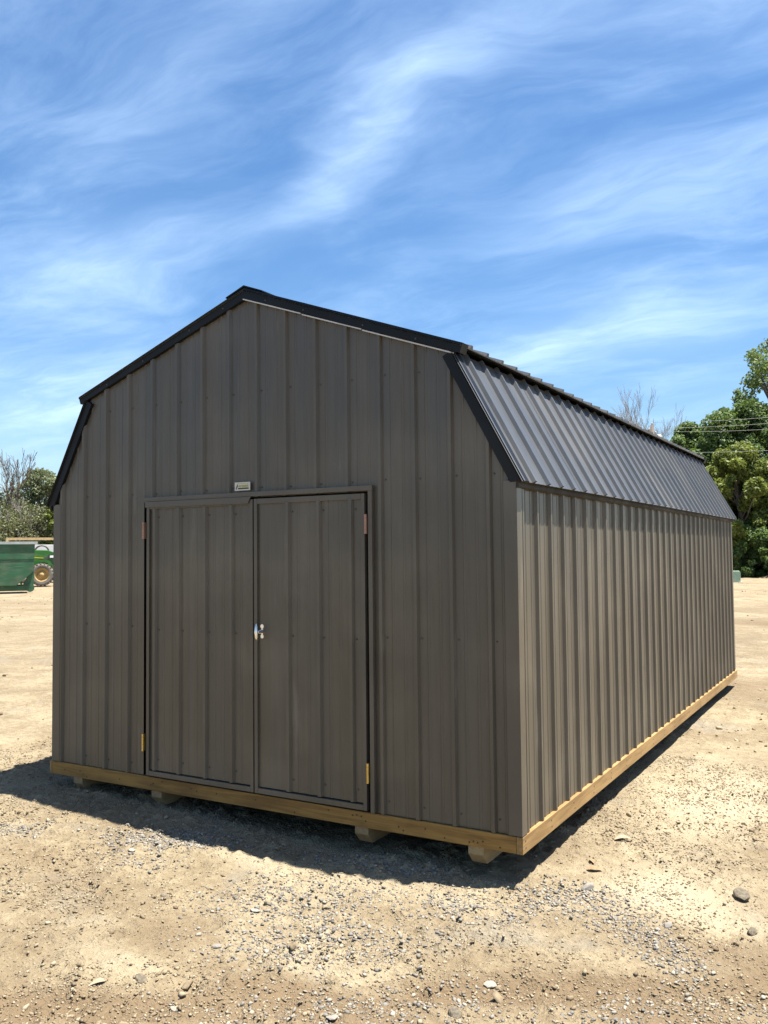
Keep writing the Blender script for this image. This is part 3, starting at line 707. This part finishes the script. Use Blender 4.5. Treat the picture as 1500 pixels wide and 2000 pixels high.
def limb_path(a, b, r, bend=0.12, n=5):
    a, b = Vector(a), Vector(b); L_ = (b - a).length
    pts = []
    o = Vector((r.uniform(-1, 1), r.uniform(-1, 1), r.uniform(0, .6))) * L_ * bend
    for k in range(n):
        t = k / (n - 1); pts.append(a.lerp(b, t) + o * math.sin(t * math.pi) + Vector((r.uniform(-1, 1), r.uniform(-1, 1), r.uniform(-1, 1))) * L_ * 0.02)
    return pts

def broadleaf(name, label, x, y, h, rx, seed, mt, leaf=0.16, n=18000, lobes=34, base=0.22, dens=2.6, lean=(0, 0), cat='tree', group='trees at the edge of the yard', sparse=1.0, bark='bark', rz=1.0):
    r = random.Random(seed); z0 = float(ground_z(x, y)) - 0.05
    root = empty(name, (x, y, z0)); tag(root, label, cat, group)
    mb = MB(); top = Vector((lean[0], lean[1], h * 0.86)); tr = max(0.09, h * 0.022)
    tp = [Vector((0, 0, 0)), Vector((lean[0] * .1, lean[1] * .1, h * .15)), Vector((lean[0] * .3 + r.uniform(-.2, .2), lean[1] * .3, h * .4)), Vector((lean[0] * .7 + r.uniform(-.3, .3), lean[1] * .7, h * .65)), top]
    mb.tube(tp, [tr * 1.4, tr, tr * .8, tr * .5, tr * .15], 9)
    cs, rads, per = [], [], []; lobes = int(lobes * dens); n = int(n * 3.3); leaf = leaf * 0.62
    for k in range(lobes):
        t = base + (1 - base) * (k + r.random()) / lobes
        wid = rx * (max(0.05, math.sin(math.pi * min(1, (t - base) / (1 - base) * 0.88 + 0.10))) ** 0.65)
        a = k * 2.4 + r.uniform(-.8, .8); q = wid * r.uniform(0.15, 1.08) ** 0.7
        c = Vector((lean[0] * t + math.cos(a) * q, lean[1] * t + math.sin(a) * q, h * (t * 0.93)))
        rad = rx * r.choice((0.13, 0.18, 0.24, 0.31)) * r.uniform(.8, 1.2) * (1.15 - 0.35 * t)
        cs.append(tuple(c)); rads.append(rad); per.append(rad ** 1.9)
        if k % 4 == 0:
            tt = max(0.12, t - r.uniform(.1, .25)); s = Vector((lean[0] * tt * .8, lean[1] * tt * .8, h * tt * 0.86))
            mb.tube(limb_path(s, c, r, .10), [tr * .42, tr * .33, tr * .24, tr * .15, tr * .06], 6)
    tot = sum(per); per = [n * p / tot for p in per]
    mb.build('trunk', MAT[bark], root, True)
    V, F, T = leaves(cs, rads, per, leaf, (1, 1, 0.80 * rz), seed, shell=0.12)
    link_mesh('crown', fast_mesh('crown', V, F, MAT[mt], T), None, root)
    return root

def bare_tree(name, label, x, y, h, spread, seed, stems=1, depth=5, bark='bark_pale', leaf_n=0, leaf_mt=None, leaf=0.09, r0=None, cat='tree', group='trees at the edge of the yard', thin=0.012, kids=(3, 4)):
    r = random.Random(seed); z0 = float(ground_z(x, y)) - 0.05
    root = empty(name, (x, y, z0)); tag(root, label, cat, group)
    tk, tw = MB(), MB(); tips = []
    def grow(p, d, ln, rad, lev):
        n = 4; pts = [p]; q = p.copy(); dd = d.copy()
        for k in range(n):
            dd = (dd + Vector((r.uniform(-1, 1), r.uniform(-1, 1), r.uniform(-.6, 1))) * 0.13).normalized(); q = q + dd * ln / n; pts.append(q.copy())
        e = max(thin, rad * 0.55)
        (tk if lev == 0 else tw).tube(pts, [rad + (e - rad) * k / n for k in range(n + 1)], 7 if lev == 0 else (5 if lev == 1 else 3), cap=False)
        if lev >= depth: tips.append(tuple(q)); return
        for k in range(r.randint(*kids)):
            i = r.choice((1, 2, 3, 4, 4)) if lev else r.choice((2, 3, 4, 4)); a = r.uniform(0, 6.28); o = dd.orthogonal().normalized(); o.rotate(Matrix.Rotation(a, 3, dd))
            nd = (dd + o * r.uniform(.35, .85) * spread + Vector((0, 0, .18))).normalized()
            grow(pts[i], nd, ln * r.uniform(.55, .78), max(thin, e * r.uniform(.5, .75)), lev + 1)
        if lev: tips.append(tuple(q))
    for s in range(stems):
        a = r.uniform(0, 6.28); d = Vector((math.cos(a) * .22, math.sin(a) * .22, 1)) if stems > 1 else Vector((0, 0, 1))
        off = Vector((r.uniform(-1, 1), r.uniform(-1, 1), 0)) * (0.5 * (stems - 1) ** .5)
        grow(off, d.normalized(), h * (.36 if stems == 1 else r.uniform(.26, .38)), (r0 or h * .02) * (1 if stems == 1 else r.uniform(.5, 1)), 0)
    tk.build('trunk', MAT[bark], root, True)
    link_mesh('branches', tw.mesh('branches', MAT[bark], True), None, root)
    if leaf_n:
        cc = [r.choice(tips) for _ in range(min(len(tips), 160))]
        V, F, T = leaves(cc, [0.55] * len(cc), [leaf_n / len(cc)] * len(cc), leaf, (1, 1, 1), seed, shell=0.1)
        link_mesh('crown', fast_mesh('crown', V, F, MAT[leaf_mt], T), None, root)
    return root

# right-hand edge of the yard
broadleaf('broadleaf_tree', 'big dark green tree right behind the far end of the shed', -3.6, 61.5, 12.6, 4.4, 21, 'leaf_dark', 0.20, 24000, 44, 0.10)
broadleaf('broadleaf_tree', 'yellow-green leafy tree in front of the dark trees at right', -3.3, 57.6, 9.2, 3.1, 22, 'leaf_yellow', 0.17, 15000, 34, 0.16)
broadleaf('broadleaf_tree', 'tallest green tree at the right edge with loose sprays of leaves', -1.3, 65.0, 18.8, 3.6, 23, 'leaf_mid', 0.18, 5200, 28, 0.36, sparse=.6)
broadleaf('broadleaf_tree', 'dark rounded green tree under the power lines beside the shed roof', -7.2, 62.0, 11.6, 2.7, 24, 'leaf_dark', 0.18, 12000, 30, 0.12)
broadleaf('broadleaf_tree', 'mid green tree below the tallest tree at the right edge', 1.0, 60.0, 9.5, 3.6, 25, 'leaf_mid', 0.18, 14000, 34, 0.08)
broadleaf('broadleaf_tree', 'mid green tree filling the gap behind the dark and yellow-green trees', -4.6, 68.5, 12.4, 4.0, 28, 'leaf_mid', 0.20, 12000, 40, 0.08)
broadleaf('broadleaf_tree', 'broad green tree behind the tallest tree at the right edge', 0.6, 69.5, 13.5, 4.4, 29, 'leaf_dark', 0.20, 11000, 40, 0.08)
broadleaf('broadleaf_tree', 'green tree hidden behind the shed, left of the dark tree', -11.5, 66, 9.6, 3.4, 26, 'leaf_dark', 0.20, 9000, 30, 0.08)
broadleaf('broadleaf_tree', 'green tree just outside the right edge of the frame', 7.0, 62, 13.0, 4.4, 27, 'leaf_mid', 0.22, 12000, 34, 0.1)
for i, (x, y, h, rr, mt, lab) in enumerate(((-2.6, 56.6, 3.6, 2.0, 'leaf_dark', 'dark low bush beside the far corner of the shed'), (0.4, 56.0, 3.2, 1.9, 'leaf_dark', 'dark low bush at the foot of the right-hand trees'),
        (-5.2, 58.5, 4.6, 2.2, 'leaf_dark', 'dark bush behind the pale green utility box'), (3.4, 57.5, 4.2, 2.2, 'leaf_mid', 'green bush at the right edge of the yard'), (-0.9, 59.5, 5.6, 2.4, 'leaf_dark', 'taller dark bush between the right-hand trees'))):
    broadleaf('bush', lab, x, y, h, rr, 60 + i, mt, 0.17, 7000, 24, 0.0, cat='bush', group='bushes at the edge of the yard')
bare_tree('bare_tree', 'leafless grey tree rising behind the shed roof at right', -17.6, 92.8, 19.0, 0.50, 33, depth=6, thin=0.010, r0=0.16, kids=(3, 4))
# left-hand edge of the yard
bare_tree('bare_tree', 'tall leafless grey tree at the far left edge', -54.3, 39.4, 10.4, 0.6, 41, depth=5, thin=0.016, bark='bark', kids=(3, 4))
bare_tree('bare_tree', 'smaller leafless tree between the bare tree and the green tree', -55.2, 40.3, 8.4, 0.7, 42, depth=5, thin=0.014, bark='bark', kids=(3, 4), leaf_n=1500, leaf_mt='leaf_grey', leaf=0.12)
broadleaf('broadleaf_tree', 'pale grey-green spreading tree behind the tractor, beside the shed edge', -57.3, 45.0, 9.9, 2.9, 43, 'leaf_grey', 0.16, 6500, 26, 0.28, dens=5, bark='bark_pale', rz=0.8)
broadleaf('broadleaf_tree', 'bright green bushy tree against the left edge of the shed', -48.6, 40.0, 6.9, 1.5, 44, 'leaf_yellow', 0.15, 9000, 26, 0.02)
broadleaf('broadleaf_tree', 'green tree hidden behind the left part of the shed', -45.0, 45.6, 8.6, 2.8, 45, 'leaf_mid', 0.17, 9000, 26, 0.04)
for i, (x, y, h, lab) in enumerate(((-51.6, 38.0, 6.6, 'grey-brown twiggy brush at the far left above the dumpster'), (-53.2, 40.9, 6.2, 'grey-brown twiggy brush above the tractor'), (-53.6, 36.2, 6.4, 'twiggy brush outside the left edge of the frame'))):
    bare_tree('brush', lab, x, y, h, 0.9, 80 + i, stems=9, depth=4, thin=0.013, bark='bark_pale', leaf_n=13000, leaf_mt='leaf_olive', leaf=0.085, r0=0.07, cat='brush', group='twiggy brush behind the yard', kids=(3, 4))
for i, (x, y, h, rr, mt, lab) in enumerate(((-55.8, 40.0, 4.6, 2.6, 'leaf_mid', 'green bush low behind the brush at far left'), (-52.0, 43.5, 4.4, 2.6, 'leaf_dark', 'dark green bush low behind the brush above the tractor'), (-49.0, 44.0, 4.4, 2.4, 'leaf_dark', 'dark bush low behind the bright green tree'))):
    broadleaf('bush', lab, x, y, h, rr, 90 + i, mt, 0.17, 6000, 22, 0.0, cat='bush', group='bushes at the edge of the yard')

# ------------------------------------------------------------------ dumpster, tractor, trailer
MAT['green'] = plain('dumpster_green', (0.020, 0.088, 0.038), 0.5, var=0.22, scale=1.3)
MAT['lip'] = plain('dumpster_lip', (0.30, 0.33, 0.32), 0.5, var=0.15)
MAT['scrape'] = plain('dumpster_scrape', (0.08, 0.17, 0.11), 0.6)
MAT['tgreen'] = plain('tractor_green', (0.020, 0.115, 0.014), 0.35, var=0.1, scale=2)
MAT['tyellow'] = plain('tractor_yellow', (0.62, 0.43, 0.03), 0.5, var=0.1)
MAT['rim'] = plain('dusty_yellow_rim', (0.34, 0.225, 0.085), 0.8, var=0.25, scale=3)
MAT['rubber'] = plain('dusty_rubber', (0.15, 0.132, 0.108), 0.95, var=0.25, scale=3)
MAT['iron'] = plain('dark_iron', (0.03, 0.03, 0.03), 0.6)
MAT['white'] = plain('white_panel', (0.55, 0.55, 0.54), 0.5, var=0.04)
MAT['glass'] = plain('lamp_glass', (0.8, 0.8, 0.78), 0.1)
RZ = math.radians(53)
dump = empty('dumpster', (-30.85, 23.95, 0.03), RZ); tag(dump, 'green steel roll-off dumpster at the far left edge', 'dumpster')
# local: +x to the right as seen from the shed, -y towards the shed
body = [(-6.0, 0.33), (-0.80, 0.33), (-0.02, 1.02), (0.02, 2.36), (-6.1, 2.36)]
b_ = MB().prism(body, 0.0, 2.3).build('body', MAT['green'], dump)
MB().box(-6.16, 0.14, -0.07, 0.02, 2.33, 2.46).build('top_rail', MAT['lip'], dump); MB().box(0.0, 0.14, 0.021, 2.38, 2.33, 2.46).build('top_rail', MAT['lip'], dump)
for z in (1.62,): MB().box(-6.05, 0.0, -0.025, 0.0, z - 0.015, z + 0.015).build('seam', MAT['green'], b_)
for (x0, x1, z) in ((-0.62, -0.25, 1.52), (-1.5, -1.1, 1.49), (-2.0, -1.7, 1.05), (-1.2, -0.9, 1.18), (-0.9, -0.5, 1.23)): MB().box(x0, x1, -0.006, -0.001, z - 0.012, z + 0.012).build('scrape', MAT['scrape'], b_)
for y in (0.25, 1.85):
    MB().box(-6.0, -0.10, y, y + 0.16, 0.06, 0.325).build('skid_rail', MAT['green'], dump)
    MB().prism([(-0.50, 0.30), (-0.02, 0.30), (0.0, 1.0), (-0.18, 0.92)], y + 0.02, y + 0.12).build('bracket', MAT['green'], dump)
    MB().lathe([(0.02, -0.10), (0.20, -0.10), (0.20, 0.10), (0.02, 0.10)], 18, (-0.18, y + 0.08, 0.20)).build('roller', MAT['green'], dump)
MB().box(-0.62, -0.54, 0.2, 2.1, 0.34, 0.62).build('cross_strut', MAT['green'], dump)

trac = empty('tractor', (-37.65, 29.78, 0.02), RZ); tag(trac, 'green farm tractor with dusty yellow wheel rims behind the dumpster', 'tractor')
def wheel(cx, cy, rad, wd):
    prof = [(rad * .58, -wd * .42), (rad * .80, -wd * .50), (rad * .93, -wd * .46), (rad * .95, 0), (rad * .93, wd * .46), (rad * .80, wd * .5), (rad * .58, wd * .42)]
    t = MB().lathe(prof, 32)
    ty = t.build('tyre', MAT['rubber'], trac, True, loc=(cx, cy, rad))
    lug = MB(); nl = 20
    for k in range(nl):
        for s in (-1, 1):
            a = 2 * math.pi * (k + (0.5 if s > 0 else 0)) / nl; ca, sa = math.cos(a), math.sin(a); tw = 2 * math.pi / nl * 0.42
            def pt(r_, y_, da): return (r_ * math.cos(a + da), y_, r_ * math.sin(a + da))
            q = [pt(rad * .90, s * wd * .50, 0.02), pt(rad * .90, s * wd * .50, tw), pt(rad * .92, 0, tw * 1.9), pt(rad * .92, 0, 0.02 + tw)]
            q2 = [pt(rad, s * wd * .50, 0.02), pt(rad, s * wd * .50, tw), pt(rad * 1.01, 0, tw * 1.9), pt(rad * 1.01, 0, 0.02 + tw)]
            i = len(lug.v); lug.v += q + q2; lug.f += [(i, i + 1, i + 2, i + 3), (i + 4, i + 5, i + 6, i + 7)] + [(i + j, i + (j + 1) % 4, i + 4 + (j + 1) % 4, i + 4 + j) for j in range(4)]
    lug.build('lugs', MAT['rubber'], ty)
    rim = MB().lathe([(rad * .60, -wd * .44), (rad * .57, -wd * .40), (rad * .50, -wd * .20), (rad * .36, -wd * .16), (rad * .33, -wd * .26), (rad * .20, -wd * .28), (rad * .18, -wd * .36), (rad * .02, -wd * .38)], 28).build('rim', MAT['rim'], trac, True, loc=(cx, cy, rad))
    return ty
wheel(0.0, -0.02, 0.67, 0.42); wheel(0.0, 1.75, 0.67, 0.42); wheel(-2.6, -0.05, 0.95, 0.55); wheel(-2.6, 1.8, 0.95, 0.55)
MB().prism([(-2.2, 1.35), (0.72, 1.28), (0.78, 1.55), (0.70, 1.98), (0.35, 2.10), (-2.2, 2.20)], 0.55, 1.35).build('hood', MAT['tgreen'], trac, bevel=0.04)
MB().prism([(-2.0, 1.72), (0.10, 1.62), (0.10, 1.66), (-2.0, 1.80)], 0.53, 0.548).build('hood_stripe', MAT['tyellow'], trac)
MB().prism([(0.02, 1.40), (0.18, 1.40), (0.52, 1.80), (0.40, 1.84)], 0.52, 0.548).build('side_vent', MAT['iron'], trac)
MB().box(0.40, 0.80, 0.50, 1.40, 1.62, 1.84).build('headlight_panel', MAT['iron'], trac)
for y in (0.48, 1.25): MB().box(0.46, 0.74, y, y + 0.17, 1.66, 1.79).build('headlight', MAT['glass'], trac)
MB().box(-2.8, 0.9, 0.6, 1.3, 0.75, 1.345).build('chassis', MAT['iron'], trac)
MB().tube([(0, 0.1, 0.67), (0, 1.7, 0.67)], 0.09, 10).build('front_axle', MAT['iron'], trac)
MB().prism([(-0.75, 1.30), (0.55, 1.18), (0.60, 1.25), (-0.75, 1.42)], 0.10, 0.50).build('fender', MAT['tgreen'], trac)
for y in (0.34, 1.44): MB().prism([(-1.6, 1.62), (0.30, 1.36), (0.95, 0.62), (1.10, 0.66), (0.42, 1.50), (-1.6, 1.78)], y, y + 0.12).build('loader_arm', MAT['tgreen'], trac)
MB().prism([(0.9, 0.2), (1.65, 0.2), (1.65, 0.3), (1.15, 0.85), (0.95, 0.85)], -0.1, 2.0).build('loader_bucket', MAT['iron'], trac)
hoop = MB().tube([(0.38 * math.cos(a) + 0.02, 0.95, 2.02 + 0.36 * math.sin(a)) for a in [math.pi * k / 12 for k in range(13)]], 0.045, 8).build('hood_guard', MAT['iron'], trac, True)
MB().box(-2.5, -1.9, 0.65, 1.25, 1.35, 1.65).build('seat', MAT['iron'], trac)

trl = empty('box_trailer', (-43.2, 34.1, 0.0), RZ); tag(trl, 'white box trailer mostly hidden behind the green tractor', 'trailer')
MB().box(-4.2, 3.2, 0.0, 2.2, 0.55, 2.53).build('box', MAT['white'], trl, bevel=0.02)
MB().box(-4.3, 3.4, 0.1, 2.1, 0.40, 0.545).build('chassis', MAT['iron'], trl)
for x in (-1.2, -0.2):
    for y in (-0.02, 2.0): MB().lathe([(0.02, 0), (0.2, -0.01), (0.33, 0), (0.34, 0.1), (0.33, 0.2), (0.02, 0.2)], 20, (x, y, 0.34)).build('wheel', MAT['rubber'], trl, True)
rail = empty('timber_rack', (-43.2, 34.1, 2.535), RZ); tag(rail, 'pale lumber rail frame on top of the white trailer', 'timber rack')
for x in (-2.05, 1.35): 
    for y in (0.1, 1.9): MB().box(x - 0.06, x + 0.06, y, y + 0.1, 0.0, 0.46).build('post', MAT['lumber'], rail)
for y in (0.02, 2.0): MB().box(-2.11, 1.41, y - 0.02 if y < 1 else y, y + 0.078 if y < 1 else y + 0.1, 0.34, 0.50).build('rail_board', MAT['lumber'], rail) if y > 1 else MB().box(-1.985, 1.285, 0.1, 0.2, 0.31, 0.47).build('rail_board', MAT['lumber'], rail)
for x in (-2.05, 1.35): MB().box(x - 0.05, x + 0.05, 0.201, 1.899, 0.30, 0.42).build('cross_board', MAT['lumber'], rail)
stack = empty('lumber_stack', (-38.2, 33.2, 0.02), RZ); tag(stack, 'low stack of pale boards on the ground right of the tractor wheel', 'lumber stack')
for k in range(4):
    for j in range(3): MB().box(0.0 + 0.03 * k, 3.2 + 0.02 * j, j * 0.16, j * 0.16 + 0.15, 0.1 * k, 0.1 * k + 0.085).build('board', MAT['bark_pale'] if k % 2 else MAT['white'], stack)

# ------------------------------------------------------------------ utility box, pole, wires
def dusty_paint(m, amt, sc):
    t = NT(m.node_tree); b = m.node_tree.nodes['Principled BSDF']; src = b.inputs['Base Color'].links[0].from_socket
    p = objcoord(t); f = t.rng(t.noise(t.mapping(p, sc=(0.5, 1, 1.4)), sc, 6, 0.68, 0.4), 0.44, 0.72, 0.0, amt)
    t.l(t.mix(f, src, (0.19, 0.155, 0.105, 1)), b.inputs['Base Color'])
for k_, a_ in (('green', 0.35), ('tgreen', 0.45), ('rubber', 0.4), ('white', 0.25), ('iron', 0.4)): dusty_paint(MAT[k_], a_, 2.2)
MAT['boxgreen'] = plain('utility_green', (0.28, 0.40, 0.28), 0.6)
MAT['wire'] = plain('bare_wire', (0.38, 0.38, 0.37), 0.4)
ub = empty('utility_box', (-2.08, 46.0, 0.02), math.radians(10)); tag(ub, 'small pale green utility box past the far corner of the shed', 'utility box')
MB().prism([(-0.35, 0.0), (0.35, 0.0), (0.35, 0.50), (0.29, 0.58), (-0.29, 0.58), (-0.35, 0.50)], -0.3, 0.3).build('cabinet', MAT['boxgreen'], ub, bevel=0.015)
MB().box(-0.28, 0.28, -0.315, -0.302, 0.06, 0.46).build('door', MAT['boxgreen'], ub)
MB().box(-0.42, 0.42, -0.38, 0.38, -0.04, 0.004).build('pad', MAT['hem'], ub)
def pole(x, y, h, lab):
    p = empty('utility_pole', (x, y, 0)); tag(p, lab, 'utility pole', 'utility poles along the yard')
    MB().tube([(0, 0, -0.1), (0, 0, h)], [0.16, 0.11], 12).build('post', MAT['bark'], p, True)
    MB().box(-0.06, 0.06, -0.95, 0.95, h - 0.55, h - 0.43).build('crossarm', MAT['bark'], p)
    for yy in (-0.85, 0.85): MB().lathe([(0.02, 0), (0.07, 0.02), (0.05, 0.07), (0.07, 0.10), (0.03, 0.16)], 10, (0, yy, h - 0.43), 'z').build('insulator', MAT['white'], p, True)
    MB().lathe([(0.02, 0), (0.07, 0.02), (0.05, 0.07), (0.07, 0.10), (0.03, 0.16)], 10, (0, 0, h), 'z').build('insulator', MAT['white'], p, True)
    MB().lathe([(0.01, 0), (0.2, 0.02), (0.22, 0.6), (0.18, 0.68), (0.01, 0.70)], 16, (0.34, 0, h - 1.3), 'z').build('transformer', MAT['hem'], p, True)
    return p
pole(-7.15, 50.15, 9.45, 'utility pole whose top just shows over the shed roof')
pole(14.5, 40.4, 8.8, 'utility pole outside the right edge of the frame')
def wire(a, b, sag, lab):
    pts = [(a[0] + (b[0] - a[0]) * t, a[1] + (b[1] - a[1]) * t, a[2] + (b[2] - a[2]) * t - sag * 4 * t * (1 - t)) for t in [k / 24 for k in range(25)]]
    o = MB().tube(pts, 0.008, 5).build('power_line', MAT['wire'], None, True); tag(o, lab, 'power line', 'power lines on the right')
wire((-7.15, 50.15, 9.61), (14.5, 40.4, 8.96), 0.55, 'topmost of the four power lines at right')
wire((-7.15, 49.30, 9.16), (14.5, 39.55, 8.53), 0.55, 'second power line from the top at right')
wire((-7.15, 51.00, 9.16), (14.5, 41.25, 8.53), 0.66, 'third power line from the top at right')
wire((-7.15, 50.0, 7.75), (14.5, 40.3, 6.95), 0.45, 'lowest of the four power lines at right')
# spoil heap at the foot of the trees
mb = MB(); hx = np.linspace(-1, 1, 24)
def heap(x, y, a, b, h, lab, seed):
    n = 22; vs = []; fs = []
    for i in range(n):
        for j in range(n):
            u, v = -1 + 2 * i / (n - 1), -1 + 2 * j / (n - 1); d = max(0, 1 - (u * u + v * v))
            nn = float(fbm(np.array(u * 2 + seed), np.array(v * 2), 1.5, 3)); vs.append((u * a, v * b, h * d ** 0.8 * (0.5 + nn) - 0.08))
    for i in range(n - 1):
        for j in range(n - 1): fs.append((i * n + j, (i + 1) * n + j, (i + 1) * n + j + 1, i * n + j + 1))
    m_ = MB(); m_.v = vs; m_.f = fs; o = m_.build('dirt_heap', MAT['dirt'], None, True, loc=(x, y, float(ground_z(x, y)))); tag(o, lab, 'dirt heap')
heap(-0.75, 54.6, 1.3, 0.9, 0.30, 'low brown dirt heap at the foot of the trees at right', 1)
